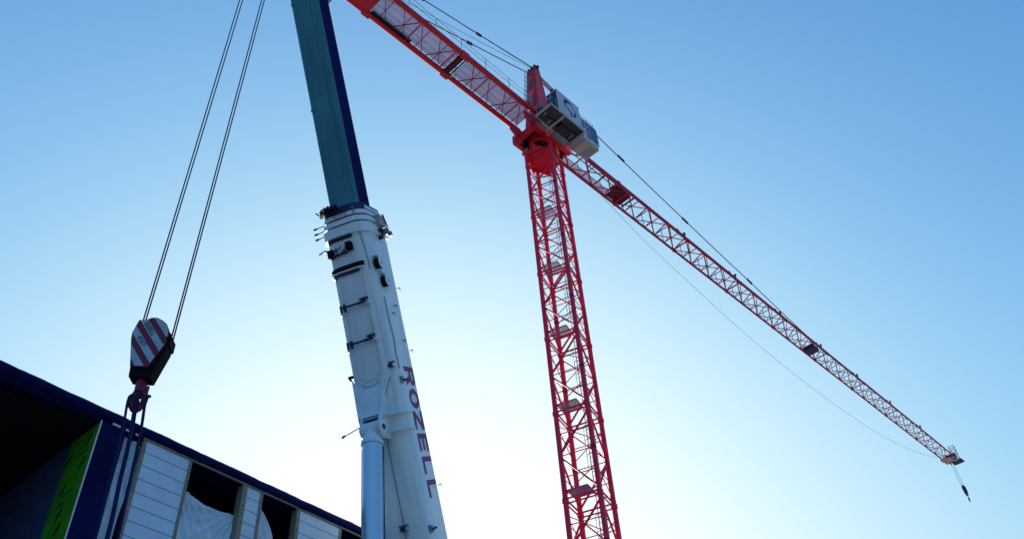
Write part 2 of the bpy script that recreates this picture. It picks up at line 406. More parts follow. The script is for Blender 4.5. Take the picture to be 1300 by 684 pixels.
# jib tip
g = MB(TIPM, REDJ, NAVYM)
g.box(P(75.4, 0, ZJ-.12), J*.75, Rt*.75, UP*.05, TIPM); g.box(P(75.9, 0, ZJ+.35), J*.08, Rt*.75, UP*.4, REDJ)
g.box(P(74.3, -.55, ZJ-.32), J*.35, Rt*.22, UP*.10, TIPM)
g.disc(P(76.0, 0, ZJ-.1), Rt, .26, .12, 16, NAVYM); g.tube(P(75.9, -.7, ZJ+.8), P(75.9, .7, ZJ+.8), .06, 6, m=REDJ)
for sg in (-1, 1): g.bar(P(75.9, sg*.7, ZJ), P(74.9, 0, ZJ+1.3), .07, m=REDJ)
g.build('jib_tip', tc)
g = MB(GALV, NAVYM)
for j in (76.2, 76.85):
    for l in (.2, .8): g.tube(P(j, l, ZJ-.1), P(j, l, ZJ+2.0), .04, 6)
for z in (.5, 1.0, 1.5, 2.0):
    for a, b in (((76.2, .2), (76.85, .2)), ((76.85, .2), (76.85, .8)), ((76.85, .8), (76.2, .8)), ((76.2, .8), (76.2, .2))):
        g.tube(P(a[0], a[1], ZJ-.1+z), P(b[0], b[1], ZJ-.1+z), .032, 6)
g.box(P(76.55, .5, ZJ-.12), J*.55, Rt*.62, UP*.07, NAVYM)
g.build('tip_basket', tc)
g = MB(NAVYM, BEIGE)
g.box(P(74.6, .05, ZJ-.38), J*.62, Rt*.4, UP*.04, TIPM)
for j in (74.1, 75.1):
    for sg in (-1, 1): g.disc(P(j, sg*.66, ZJ-.2), Rt, .13, .07, 12); g.bar(P(j, sg*.6, ZJ-.2), P(j, sg*.5, ZJ-.45), .05)
for l in (-.12, .12): g.disc(P(75.4, l, ZJ-.55), Rt, .2, .06, 16)
g.build('trolley', tc)

# jib pendant
def sag(p, q, s, n=14): return [p.lerp(q, i/n)-UP*s*4*(i/n)*(1-i/n) for i in range(n+1)]
g = MB(PEND)
pts = [P(.45, 0, 58.0), P(8.1, 0, 56.38), P(20.7, 0, 54.42), P(30.3, 0, 53.15), P(40.6, 0, 51.75)]
for a, b in zip(pts, pts[1:]): g.path(sag(a, b, .06, 8), .045, 8)
for p in (P(11, 0, 55.98), P(20.0, 0, 54.5), P(30.3, 0, 53.15)):
    g.box(p, (J-UP*.14)*.42, Rt*.06, UP*.10)
g.build('jib_pendant', tc)
g = MB(REDJ)
for l in (-.12, .12): g.bar(P(.5, l, 57.95), P(4.6, l, 57.1), .07, .10)
g.box(P(2.6, 0, 57.52), J*.35, Rt*.16, UP*.13)
g.build('pendant_fork', tc)
# counter jib
CE = -22.5; WC = 1.0; ZC = 50.05
for sg in (-1, 1):
    g = MB(RED, REDD); g.tube(P(CE, sg*WC, ZC), P(-1.2, sg*WC, ZC), .175, 16); g.bar(P(CE, sg*WC, ZC+.19), P(-1.2, sg*WC, ZC+.19), .26, .06, m=REDD)
    for j in (-8.6, -15.4): g.box(P(j, sg*WC, ZC), J*.30, Rt*.19, UP*.21, RED)
    g.build('counter_jib_girder', tc, origin=P(-1.2, sg*WC, ZC))
g = MB(LACE, RED, REDD)
n = 9; st = (-1.6-(-15.4))/n
for i in range(n):
    a = -1.6-i*st; b = a-st
    g.bar(P(a, -WC, ZC-.05), P(b, WC, ZC-.05), .055)
    if i % 2: g.bar(P(a, WC, ZC-.05), P(b, -WC, ZC-.05), .055)
    else: g.bar(P(b, -WC, ZC-.08), P(b, WC, ZC-.08), .08, m=RED)
    g.bar(P((a+b)/2, -WC, ZC-.05), P((a+b)/2, WC, ZC-.05), .045)
g.box(P(-8.7, 0, ZC-.02), J*.19, Rt*.86, UP*.14, REDD); g.tube(P(-8.2, -.85, ZC-.1), P(-8.2, .85, ZC-.1), .05, 8, m=TRIM); g.box(P(-8.35, 0, ZC-.1), J*.04, Rt*.85, UP*.04, BLACK)
g.box(P(-16.6, 0, ZC-.02), J*1.2, Rt*.86, UP*.15, RED)
g.build('cross_bracing', tc)
g = MB(GRAT)
for i in range(250):
    j = -1.7-i*.057
    if abs(j+8.7) > .22 and abs(j+8.25) > .12: g.box(P(j, .02, ZC+.16), J*.0165, Rt*.78, UP*.014)
for l in (-.55, -.1, .35, .75): g.box(P(-8.6, l, ZC+.16), J*6.9, Rt*.012, UP*.02)
g.build('walkway_grating', tc)
for sg in (-1, 1):
    g = MB(GALV)
    lat = sg*(WC+.22) if sg > 0 else -.72
    zt = 1.15
    for i in range(7):
        j = -2.2-i*2.3
        g.bar(P(j, lat, ZC+.15), P(j, lat, ZC+zt+.1), .06, .03)
    for z in (.62, zt): g.path([P(-2.0, lat, ZC+.1+z), P(-9, lat, ZC+.08+z), P(-16.4, lat, ZC+.1+z)], .020, 5)
    g.build('handrail', tc)
g = MB(BLACK, NAVYM)
g.tube(P(-12.0, -.70, ZC-.05), P(-15.2, -.70, ZC-.05), .09, 8); g.box(P(-13.6, -.6, ZC-.06), J*1.6, Rt*.06, UP*.05, NAVYM)
g.build('cable_duct', tc)
for k in range(4):
    g = MB(CONC); g.box(P(-18.6-k*.95, 0, ZC-.9), J*.43, Rt*.9, UP*1.5); g.build('ballast_block', tc, origin=P(-18.6-k*.95, 0, ZC), bevel=.05)
for sg in (-1, 1):
    g = MB(PEND)
    a = P(.1, sg*.30, 57.95); b = P(-22, sg*.95, 50.25)
    g.path(sag(a, b, .12, 16), .042, 8)
    for f in (.30, .56, .80):
        q = a.lerp(b, f)-UP*.12*4*f*(1-f); d = (b-a).normalized(); g.box(q, d*.26, Rt*.06, d.cross(Rt)*.10)
    g.build('counter_jib_pendant', tc, origin=a)
g = MB(THIN)
g.path(sag(P(.0, 0, 58.35), P(-17, .2, 51.2), .2, 12), .018, 5)
g.build('counter_jib_hoist_rope', tc)
g = MB(NAVYM, REDD); g.tube(P(-17.2, -.5, ZC+.75), P(-17.2, .6, ZC+.75), .36, 18, m=NAVYM)
for l in (-.55, .62): g.disc(P(-17.2, l, ZC+.75), Rt, .46, .05, 20, REDD)
g.box(P(-17.2, 0, ZC+.24), J*.5, Rt*.72, UP*.06, REDD)
g.build('hoist_winch', tc)
# slack hoist rope under the jib
g = MB(THIN)
pts = [(5.0, 49.6), (6.3, 48.33), (9.5, 47.2), (13.2, 46.23), (18.0, 45.40), (24, 44.45), (30.8, 43.80), (38.1, 43.60), (45, 43.8), (51.2, 44.24), (57, 45.1), (61.6, 46.0), (66, 47.1), (71, 48.6), (74.4, 49.5)]
def smoothpath(pts, n=5):
    out = []
    for i in range(len(pts)-1):
        p0 = pts[max(i-1, 0)]; p1 = pts[i]; p2 = pts[i+1]; p3 = pts[min(i+2, len(pts)-1)]
        for k in range(n):
            t = k/n
            out.append(tuple(.5*((2*b)+(c-a)*t+(2*a-5*b+4*c-d)*t*t+(-a+3*b-3*c+d)*t**3) for a, b, c, d in zip(p0, p1, p2, p3)))
    out.append(pts[-1]); return out
g.path([P(a, 0, z) for a, z in smoothpath(pts)], .014, 5)
g.build('slack_rope', tc)

# cabinet with logo, its platform, operator cab
g = MB(NAVYM, BEIGE, GALV, BLACK)
g.box(P(-.6, 2.33, 48.42), J*1.75, Rt*.72, UP*.05, FLOORM)
for q in range(9): g.box(P(-2.1+q*.36, 2.2+.25*math.sin(q*2.3), 48.34), J*random.uniform(.05, .13), Rt*random.uniform(.1, .35), UP*random.uniform(.015, .04), random.choice([GALV, FLOORM, NAVYM, BLACK]))
g.tube(P(-2.2, 2.1, 48.33), P(.9, 2.6, 48.33), .03, 6, m=BLACK)
for l in (1.6, 3.06): g.box(P(-.6, l, 48.40), J*1.8, Rt*.035, UP*.07, BEIGE)
for j in (-2.4, -.95, 1.2): g.box(P(j, 2.33, 48.38), J*.05, Rt*.72, UP*.08, BEIGE)
g.bar(P(-.95, 1.2, 48.35), P(-.95, 3.1, 48.35), .14, .12, m=BEIGE)
for j, l in ((-2.35, 3.0), (-2.35, 2.1), (-2.35, 1.7), (-1.7, 3.0), (-1.95, 2.1)): g.tube(P(j, l, 48.45), P(j, l, 49.6), .028, 6, m=GALV)
for z in (49.1, 49.6):
    g.tube(P(-2.35, 1.7, z), P(-2.35, 3.0, z), .025, 6, m=GALV); g.tube(P(-2.35, 3.0, z), P(-1.5, 3.0, z), .025, 6, m=GALV)
g.box(P(-1.9, 1.7, 48.95), J*.25, Rt*.3, UP*.45, NAVYM); g.box(P(.2, 1.5, 48.25), J*.6, Rt*.25, UP*.10, GALV)
g.build('side_platform', tc)
g = MB(WHITE, NAVYM)
g.box(P(-.22, 2.55, 49.76), J*1.24, Rt*.47, UP*1.24)
g.box(P(-1.475, 2.55, 49.76), J*.012, Rt*.43, UP*1.2, NAVYM)
g.box(P(-.22, 2.55, 51.02), J*1.28, Rt*.5, UP*.03, WHITE)
for z in (49.0, 49.8, 50.5): g.box(P(-1.5, 2.4, z), J*.03, Rt*.2, UP*.12, GALV)
cab1 = g.build('electrical_cabinet', tc, bevel=.02)
g = MB(NAVYM, PURP)
def ov(cx, cz, rx, rz, t, a0, a1, n, m, sl=.25, off=3.022):
    for i in range(n):
        q = []
        for aa, k in ((i, 0), (i+1, 0), (i+1, 1), (i, 1)):
            th = R_(a0+(a1-a0)*aa/n); taper = math.sin(math.pi*aa/n)
            rr = 1-k*t*taper
            x = rx*rr*math.cos(th); z = rz*rr*math.sin(th)
            q.append(P(-.1+cx+x+z*-sl, off, 49.85+cz+z))
        g.prism(q, Rt*.008, m)
ov(0, .1, .62, .78, .40, 20, 215, 18, NAVYM); ov(0, .1, .60, .76, .24, -100, 30, 14, NAVYM)
ov(.05, .1, .38, .5, .35, 150, 290, 12, PURP)
for a in ((.05, -.62, .12, .28), (-.12, -.25, .28, .05), (.12, -.45, .05, .2)):
    g.prism([P(-.1+a[0]-a[2], 3.024, 49.85+a[1]-a[3]*.5), P(-.1+a[0], 3.024, 49.85+a[1]-a[3]), P(-.1+a[0]+a[2]*.6, 3.024, 49.85+a[1]+a[3]), P(-.1+a[0]-a[2]*.3, 3.024, 49.85+a[1]+a[3]*.8)], Rt*.008, PURP)
g.build('logo', cab1)
g = MB(WHITE, BEIGE, GALV)
c0, c1, cz0, cz1 = 1.12, 2.95, 47.75, 50.15
prof = [(c0, cz0), (c1-.25, cz0-.02), (c1, cz0+.55), (c1-.05, cz1-.15), (c1-.3, cz1), (c0, cz1)]
g.prism([P(a, 1.65, z) for a, z in prof], Rt*1.35)
g.box(P(1.95, 2.32, cz0-.05), J*.85, Rt*.66, UP*.04, BEIGE)
g.box(P(2.35, 2.3, cz0-.10), J*.3, Rt*.45, UP*.02, GALV); g.box(P(1.3, 2.32, cz0-.12), J*.06, Rt*.7, UP*.06, BEIGE)
cab = g.build('operator_cab', tc, bevel=.03)
g = MB(GLASS)
g.prism([P(2.02, 3.003, 48.25), P(2.62, 3.003, 48.12), P(2.86, 3.003, 48.6), P(2.82, 3.003, 49.85), P(2.6, 3.003, 49.98), P(2.02, 3.003, 49.98)], Rt*.012)
g.build('side_window', cab)
g = MB(GLASS)
g.prism([P(c1+.003, 1.75, cz0+.6), P(c1+.003, 2.9, cz0+.6), P(c1-.05, 2.9, cz1-.22), P(c1-.05, 1.75, cz1-.22)], J*.012)
g.build('front_window', cab)
g = MB(GLASS)
g.prism([P(1.2, 3.003, 49.0), P(1.42, 3.003, 49.0), P(1.42, 3.003, 49.9), P(1.2, 3.003, 49.9)], Rt*.01)
g.build('rear_window', cab)
g = MB(PURP, WHITE)
g.box(P(1.74, 3.006, 49.05), J*.19, Rt*.006, UP*.98)
for i in range(5):
    z = 49.85-i*.38; g.box(P(1.70+.05*(i % 2), 3.014, z), J*.10, Rt*.003, UP*.045, WHITE); g.box(P(1.66+.14*((i+1) % 2), 3.0145, z-.1), J*.03, Rt*.003, UP*.10, WHITE)
g.build('red_sign_panel', cab)
g = MB(GALV)
for z in (50.45, 50.15): g.tube(P(1.15, 2.95, z), P(2.6, 2.95, z), .02, 6)
for j in (1.15, 1.9, 2.6): g.tube(P(j, 2.95, 50.1), P(j, 2.95, 50.45), .02, 6)
g.build('roof_rail', cab)

# tower crane hook
TH = P(75.6, 0, 45.8)
hk = empty('crane_hook', TH); tag(hk, 'small dark hook block hanging on ropes from the far tip of the red jib', 'hook')
g = MB(NAVYM, GALV)
g.box(TH+UP*.0, J*.28, Rt*.12, UP*.62); g.box(TH+UP*.1, J*.20, Rt*.2, UP*.42); g.disc(TH+UP*.35, Rt, .27, .16, 16)
g.build('hook_block', hk, bevel=.03)
g = MB(NAVYM)
g.tube(TH-UP*.6, TH-UP*.95, .07, 8)
g.path([TH-UP*.9+J*.22*math.sin(t)+UP*(-.25+.25*math.cos(t)) for t in [math.pi*2*k/14*.78 for k in range(15)]], .06, 8)
g.build('hook', hk)
g = MB(THIN)
for l in (-.12, .12): g.tube(P(75.4, l, ZJ-.6), TH+Rt*l+UP*.5, .022, 5)
g.build('hoist_rope', hk)

# ------------------------------------------------------------------ mobile crane
B0 = V((-1.738, 24.349, 3.2)); U = V((-.154, -.438, .886)).normalized(); W = U.cross(UP).normalized(); N = W.cross(U)
def F(s, v, n): return B0+U*s+W*v+N*n
mcn = empty('mobile_crane', (B0.x, B0.y, 0)); tag(mcn, 'white telescopic mobile crane boom with purple lettering and a teal upper section', 'mobile crane')
def profile(w, ht, hb, r, n=7):
    pts = [(-w+.04, ht), (w-.04, ht), (w, ht-.04)]
    for i in range(n+1):
        a = i/n*math.pi/2; pts.append((w-r+r*math.cos(a), -hb+r-r*math.sin(a)))
    for i in range(n+1):
        a = math.pi/2-i/n*math.pi/2; pts.append((-(w-r+r*math.cos(a)), -hb+r-r*math.sin(a)))
    pts.append((-w, ht-.04)); return pts
def sect(g, s0, s1, w, ht, hb, r, m=None, sm=True):
    pr = profile(w, ht, hb, r)
    g.loft([[F(s, a, b) for a, b in pr] for s in (s0, s1)], m, sm, cap=True)
g = MB(BOOM); sect(g, -1.2, 17.15, .655, .6, .78, .42)
bs = g.build('boom_base_section', mcn, origin=F(0, 0, 0))
bs.data.materials.append(BOOM)
for poly in bs.data.polygons: pass
# collar and stacked section heads
for i, (a, b, w) in enumerate(((17.12, 17.40, .72), (17.47, 17.61, .705), (17.68, 17.80, .685), (17.87, 17.95, .65), (18.0, 18.05, .60))):
    g = MB(BOOM); sect(g, a, b, w, .6+(.05 if i < 2 else -.02*i), .78+.06-.05*i, .42)
    g.build('collar_ring', bs, origin=F(a, 0, 0), bevel=.008)
g = MB(NAVYM); sect(g, 17.2, 18.02, .635, .5, .74, .40); g.build('ring_gap_shade', bs)  # navy core paints shade into the grooves between the rings
# recessed pocket with rims on the underside
NB = -.785
g = MB(BOOM)
def pocket(w, s_end, n=12): return [(16.0, w)]+[(s_end+w*.9-w*.9*math.sin(math.pi*i/n/1), w*math.cos(math.pi*i/n)) for i in range(n+1)]+[(16.0, -w)]
def surf_n(v, off=0):
    w, hb, r = .655, .78, .42
    a = abs(v)
    if a <= w-r: return -hb-off
    t = min(1, (a-(w-r))/r); return -(hb-r+r*math.sqrt(max(0, 1-t*t)))-off
for w, sr in ((.37, 12.85), (.30, 12.98)):
    pts = [F(s, v, surf_n(v, .004)) for s, v in pocket(w, sr)]
    g.path(pts, .030 if w > .35 else .018, 6)
g.build('pocket_rim', bs)
# long weld seams
g = MB(BOOM)
for v in (-.52, .52): g.path([F(s, v, surf_n(v, .0)) for s in (12, 13.5, 15, 16.9)], .012, 5)
g.build('weld_seam', bs)
# clamp bars across the pocket
for s in (15.09, 14.05):
    g = MB(NAVYM, BOOM)
    g.tube(F(s, .36, -.90), F(s+.0, -.16, -.90), .028, 8)
    for v in (.46, .33): g.box(F(s, v, surf_n(v, .06)), U*.10, W*.02, N*.07)
    for v in (-.17, -.28): g.box(F(s, v, surf_n(v, .06)), U*.035, W*.05, N*.07)
    g.box(F(s-.03, -.26, surf_n(-.26, .05)), U*.02, W*.16, N*.06, BOOM); g.box(F(s+.11, -.27, surf_n(-.27, .05)), U*.015, W*.12, N*.05); g.box(F(s+.04, -.24, surf_n(-.24, .05)), U*.08, W*.015, N*.03)
    g.box(F(s-.05, .45, surf_n(.45, .04)), U*.12, W*.06, N*.03, BOOM)
    g.build('clamp_bar', bs, origin=F(s, 0, -.8))
# dark double band
g = MB(BLACK, BOOM, NAVYM)
def arcband(g, s, ds, v0, v1, off, th, m, n=12, skew=0):
    ring0 = []
    for i in range(n+1):
        v = v0+(v1-v0)*i/n; a = surf_n(v, off); ring0.append((v, a))
    for i in range(n):
        (va, na), (vb, nb) = ring0[i], ring0[i+1]
        c = F(s, (va+vb)/2, (na+nb)/2); d = (F(s, vb, nb)-F(s, va, na))/2
        g.box(c, d*1.04, U*ds, d.cross(U).normalized()*th, m)
arcband(g, 16.20, .05, .64, -.45, .03, .05, BLACK); arcband(g, 16.09, .018, .62, -.42, .05, .05, BOOM); arcband(g, 16.03, .03, .60, -.30, .03, .035, NAVYM)
g.build('dark_band', bs)
g = MB(BLACK, BOOM, NAVYM)
arcband(g, 17.06, .045, .56, -.26, .012, .02, NAVYM); arcband(g, 17.13, .02, .62, -.3, .05, .06, BOOM)  # navy strip paints in the dark of the slot recess
g.build('painted_guide_slot', bs)
# upper bracket bar with prongs
g = MB(BLACK, NAVYM, BOOM)
arcband(g, 17.92, .04, .62, -.05, .12, .05, BLACK); arcband(g, 18.0, .02, .62, -.05, .16, .03, NAVYM)
for v in (.5, .38, .26, .14, .02): g.box(F(18.03, v, surf_n(v, .10)), U*.05, W*.02, N*.03, NAVYM)
g.bar(F(17.95, .62, -.62), F(18.12, .80, -.60), .03, m=NAVYM)
g.build('head_bracket', bs)
for s in (17.74, 17.58, 17.42):
    g = MB(NAVYM); g.tube(F(s, .60, -.45), F(s-.06, .95, -.55), .014, 6); g.tube(F(s-.05, .88, -.53), F(s-.065, .98, -.56), .030, 6)
    g.build('limit_rod', bs, origin=F(s, .6, -.45))
g = MB(BOOM, NAVYM); g.path([F(16.86, .55, -.62), F(16.92, .72, -.64), F(16.9, .84, -.62)], .030, 8); g.tube(F(16.9, .82, -.62), F(16.89, .92, -.61), .022, 6, m=NAVYM)
g.build('limit_rod', bs)
for v, s in ((.46, 16.70), (-.15, 16.76)):
    g = MB(BLACK); g.box(F(s, v, surf_n(v, .07)), U*.12, W*.085, N*.09); g.build('rubber_block', bs, origin=F(s, v, -.8), bevel=.02)
g = MB(NAVYM, GALV, BOOM)
for i in range(14):
    s = 16.62+random.random()*.26; v = .02+random.random()*.28
    g.box(F(s, v, -.83), U*random.uniform(.015, .05), W*random.uniform(.015, .05), N*random.uniform(.02, .06), random.choice([NAVYM, GALV, BOOM]))
g.box(F(16.62, .16, -.82), U*.02, W*.22, N*.04, NAVYM); g.tube(F(16.60, .3, -.86), F(16.62, 0, -.86), .02, 6)
g.build('valve_cluster', bs)
# hose reels on the right flank: dark drums with white flange
for s, n in ((16.15, -.42), (15.66, -.22)):
    g = MB(BLACK, BOOM)
    c = F(s, -.66, n)
    g.disc(c-W*.07, W, .17, .16, 24, BLACK); g.disc(c-W*.16, W, .185, .02, 24, BOOM); g.disc(c-W*.18, W, .05, .05, 12, BOOM)
    g.prism([F(s-.22, -.64, n-.16), F(s-.22, -.82, n-.10), F(s-.24, -.64, n+.25)], U*.02, BOOM)
    g.prism([F(s+.20, -.64, n-.20), F(s+.20, -.80, n-.10), F(s+.20, -.64, n+.1)], U*.015, BOOM)
    g.build('hose_reel', bs, origin=c)
# pale bracket on the right of the collar
g = MB(BEIGE, GALV, NAVYM)
g.box(F(17.55, -.76, .15), U*.16, W*.08, N*.18, BEIGE); g.bar(F(17.75, -.86, .2), F(17.35, -.90, .3), .03, m=NAVYM)
g.box(F(17.2, -.82, .2), U*.10, W*.12, N*.06, GALV); g.box(F(17.12, -.95, .25), U*.07, W*.05, N*.05, GALV); g.disc(F(17.25, -.78, .05), N, .06, .1, 10, NAVYM); g.box(F(17.05, -.72, .1), U*.05, W*.07, N*.03, NAVYM)
g.build('side_bracket', bs)
# hose lines
def Fs(s, v): return F(s, v, surf_n(max(-.655, min(.655, v)), .02)) if abs(v) < .64 else F(s, -.675, -.38)
g = MB(GALV)
def side(s, n, o=.675): return F(s, -o, n)
hp = [Fs(17.9, -.45), Fs(17.2, -.50), Fs(16.9, -.52), Fs(16.0, -.56)]
for dv in (0, .05): g.path([p+W*dv+N*-.01 for p in hp], .010, 5)
hp = [side(15.2, -.38), side(14.5, -.36), side(14.0, -.30), side(13.6, -.36), side(13.2, -.34), Fs(12.9, -.50), Fs(12.3, -.24), Fs(12.05, -.16), Fs(11.2, -.14), Fs(10.2, -.14), Fs(9.3, -.15), Fs(8, -.14), Fs(6, -.14)]
g.path(hp, .013, 6)
g.build('hydraulic_hose', bs)
for (s, v, n) in ((13.25, -.58, -.62), (9.1, -.14, -.82), (11.75, .05, -1.0)):
    g = MB(NAVYM, GALV)
    c = F(s, v, n)
    g.box(c, U*.06, W*.02, N*.06); g.box(c+U*.08, U*.012, W*.12, N*.05); g.box(c-U*.06, U*.012, W*.10, N*.05, GALV); g.box(c+W*.06, U*.04, W*.02, N*.06)
    g.build('hose_clamp', bs, origin=c)
for (s, n) in ((12.85, -.36), (8.95, -.42)):
    g = MB(NAVYM, GALV); c = F(s, -.68, n); g.box(c, U*.09, W*.05, N*.05, GALV); g.tube(c+U*.02, c+N*.24-W*.05, .03, 8); g.box(c-U*.02, U*.03, W*.1, N*.02)
    g.build('side_peg', bs, origin=c)
for s, n in ((15.0, .1), (14.0, .25), (13.75, .60), (15.6, .6), (14.75, -.1), (10.0, .62)):
    g = MB(NAVYM); c = F(s, -.67, n); g.bar(c, c+N*.09-W*.05+U*.03, .02); g.bar(c+N*.09-W*.05+U*.03, c+N*.14-W*.02-U*.05, .015)
    g.build('rope_eye', bs, origin=c)
g = MB(NAVYM, GALV); c = F(13.25, .66, -.55); g.box(c, U*.05, W*.09, N*.03); g.box(c-U*.05+W*.04, U*.06, W*.015, N*.05); g.build('side_bracket', bs, origin=c)
g = MB(NAVYM); g.tube(F(11.9, .34, -.86), F(11.70, 1.02, -1.0), .013, 6); g.tube(F(11.74, .93, -.97), F(11.70, 1.02, -1.0), .03, 6); g.build('limit_rod', bs)
# lettering down the right flank
g = MB(PURP)
lettering(g, 'ROZELL', F(13.26, -.655, -.03), -U*.60, N*.58, -W, adv=1.03)
g.build('lettering', bs)
# cylinder bracket
g = MB(BOOM)
for sg in (-1, 1):
    v0 = sg*.29
    g.prism([F(13.1, v0*1.25, -.70), F(12.4, v0*1.1, -1.02), F(11.85, v0*.95, -1.28), F(11.55, v0*.95, -1.40), F(11.40, v0*.95, -1.25), F(11.35, v0*.95, -.70)], W*-sg*.05)
g.prism([F(13.12, .63, -.64), F(12.80, .35, -.80), F(12.80, -.32, -.80), F(12.0, -.24, -1.20), F(12.0, .36, -1.20)], N*.03+U*.02)
g.prism([F(13.15, .64, -.62), F(12.0, .36, -1.20), F(11.6, .38, -1.1), F(11.9, .64, -.5)], W*-.03)
# transverse gussets around the flank
for s, ex in ((11.95, .17), (11.52, .15)):
    pl = [F(s, v, surf_n(v, -.02)) for v in [ -.62+.1*i for i in range(11)]]
    po = [F(s, .38, -1.18), F(s, -.15, -1.16), F(s, -.40, -1.06), F(s, -.64, -.86), F(s, -.77, -.58), F(s, -.76, -.24), F(s, -.655, -.05)]
    g.prism(po+[F(s, -.655, -.36)]+pl, U*.03)
g.build('cylinder_bracket', bs)
g = MB(BOOM, NAVYM)
pin = F(11.66, 0, -1.24)
g.tube(pin-W*.31, pin+W*.29, .10, 16); g.disc(pin-W*.27, W, .21, .09, 24); g.disc(pin+W*.25, W, .17, .07, 24); g.disc(pin-W*.33, W, .075, .03, 16, NAVYM); g.disc(pin-W*.32, W, .15, .02, 20)
g.build('bracket_pin', bs)
# lift cylinder
dC = (F(9.04, 0, -2.27)-pin).normalized()
lc = MB(CYL, BOOM)
pb = pin+dC*9.6
lc.tube(pin+dC*.42, pb, .255, 32)
cyl = lc.build('lift_cylinder', mcn, origin=pin)
g = MB(BOOM, CYL); g.tube(pin+dC*.02, pin+dC*.36, .19, 24, r2=.24); g.tube(pin+dC*.34, pin+dC*.43, .285, 28); g.disc(pin, W, .20, .42, 24)
g.build('rod_eye', cyl)
g = MB(NAVYM)
sd = dC.cross(W).normalized()
for off in (-.06, .10): g.path([pin+dC*t+W*(.26 if off < 0 else -.265)+sd*off for t in (.5, 3, 6, 9)], .014, 5)
g.build('cylinder_hose', cyl)
# telescopic inner section
def rsec(g, s0, s1, w, h, m=None, c=.05):
    pr = [(-w, h-c), (-w+c, h), (w-c, h), (w, h-c), (w, -h+c), (w-c, -h), (-w+c, -h), (-w, -h+c)]
    g.loft([[F(s, a, b) for a, b in pr] for s in (s0, s1)], m)
g = MB(BOOMT); rsec(g, 17.3, 29.4, .47, .36)
ts = g.build('telescopic_section', mcn, origin=F(18, 0, 0))
g = MB(BOOMT)
for v in (-.30, .32): g.tube(F(18.1, v, -.362), F(29.2, v, -.362), .012, 6)
for s_ in (21.4, 25.1): g.box(F(s_, .42, -.362), U*.06, W*.04, N*.012); g.box(F(s_, -.40, -.362), U*.06, W*.03, N*.012)
g.build('weld_seam', ts)
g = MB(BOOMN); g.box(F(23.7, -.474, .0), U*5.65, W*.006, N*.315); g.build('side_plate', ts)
# tip head
g = MB(BOOM, BLACK)
for sg in (-1, 1): g.prism([F(29.2, sg*.40, .36), F(30.4, sg*.40, .45), F(30.6, sg*.40, -.3), F(29.8, sg*.40, -.95), F(29.2, sg*.40, -.36)], W*-sg*.04)
g.tube(F(30.0, -.42, -.2), F(30.0, .42, -.2), .08, 12)
for v in (-.2, 0, .2): g.disc(F(30.0, v, -.2), W, .34, .07, 28, BLACK)
g.build('tip_head', mcn)

# hook block frame
az2 = R_(85); DH = V((math.sin(az2), math.cos(az2), 0)); NH = V((DH.y, -DH.x, 0)); H0 = V((-6.33, 11.12, 0))
def H(d, z, o=0): return H0+DH*d+NH*o+UP*z
# ropes of the mobile crane
tipp = F(30.0, 0, -.2)
for d0, zb in ((-.225, 11.0), (.345, 10.62)):
    for o in (-1, 1):
        g = MB(ROPE)
        top = H(d0*1.0, 29.4, o*.11); bot = H(d0, zb, o*.045)
        g.path([top, (top+bot)/2, bot], .0135, 8)
        g.build('hoist_rope', mcn, origin=bot)
# mobile crane upper structure and carrier (below the picture)
g = MB(YEL, BLACK)
hd = V((U.x, U.y, 0)).normalized(); sdv = hd.cross(UP)
def G(a, b, z): return V((B0.x, B0.y, 0))+hd*a+sdv*b+UP*z
g.box(G(1.0, 0, 2.2), hd*2.6, sdv*1.2, UP*.45)
for sg in (-1, 1): g.prism([G(-.6, sg*.8, 2.6), G(.6, sg*.8, 2.6), G(.25, sg*.8, 3.6), G(-.25, sg*.8, 3.6)], sdv*.06)
g.build('turntable', mcn, bevel=.04)
g = MB(CONC)
for k in range(3): g.box(G(-2.3, 0, 1.95+k*.5), hd*.8, sdv*1.4, UP*.24)
g.build('counterweight', mcn, bevel=.04)
g = MB(YEL, BLACK); g.box(G(1, 0, 1.35), hd*7, sdv*1.3, UP*.3); g.build('carrier_chassis', mcn, bevel=.05)
for a in (-5, -3.3, -1.6, 2.6, 4.3, 6.0):
    for sg in (-1, 1):
        g = MB(BLACK, YEL); c = G(a, sg*1.15, .7); g.disc(c, sdv, .7, .45, 28, BLACK); g.disc(c+sdv*sg*.2, sdv, .35, .12, 20, YEL)
        g.build('wheel', mcn, origin=c)

# ------------------------------------------------------------------ hook block (thing)
hb = empty('hook_block', H(.06, 9.8)); tag(hb, 'red and white diagonally striped heavy hook block hanging on wire ropes left of the boom', 'hook block')
out = [(-.245, 11.03), (-.12, 11.03), (-.04, 11.075), (.06, 11.07), (.17, 11.0), (.25, 10.92), (.31, 10.80), (.33, 10.66), (.33, 10.52), (.13, 10.02), (-.165, 10.04), (-.285, 10.62), (-.30, 10.75)]
def clip(poly, a, b, c):   # keep a*x+b*y<=c
    o = []
    for i in range(len(poly)):
        p, q = poly[i], poly[(i+1) % len(poly)]
        dp = a*p[0]+b*p[1]-c; dq = a*q[0]+b*q[1]-c
        if dp <= 0: o.append(p)
        if (dp < 0) != (dq < 0) and abs(dp-dq) > 1e-9:
            t = dp/(dp-dq); o.append((p[0]+(q[0]-p[0])*t, p[1]+(q[1]-p[1])*t))
    return o
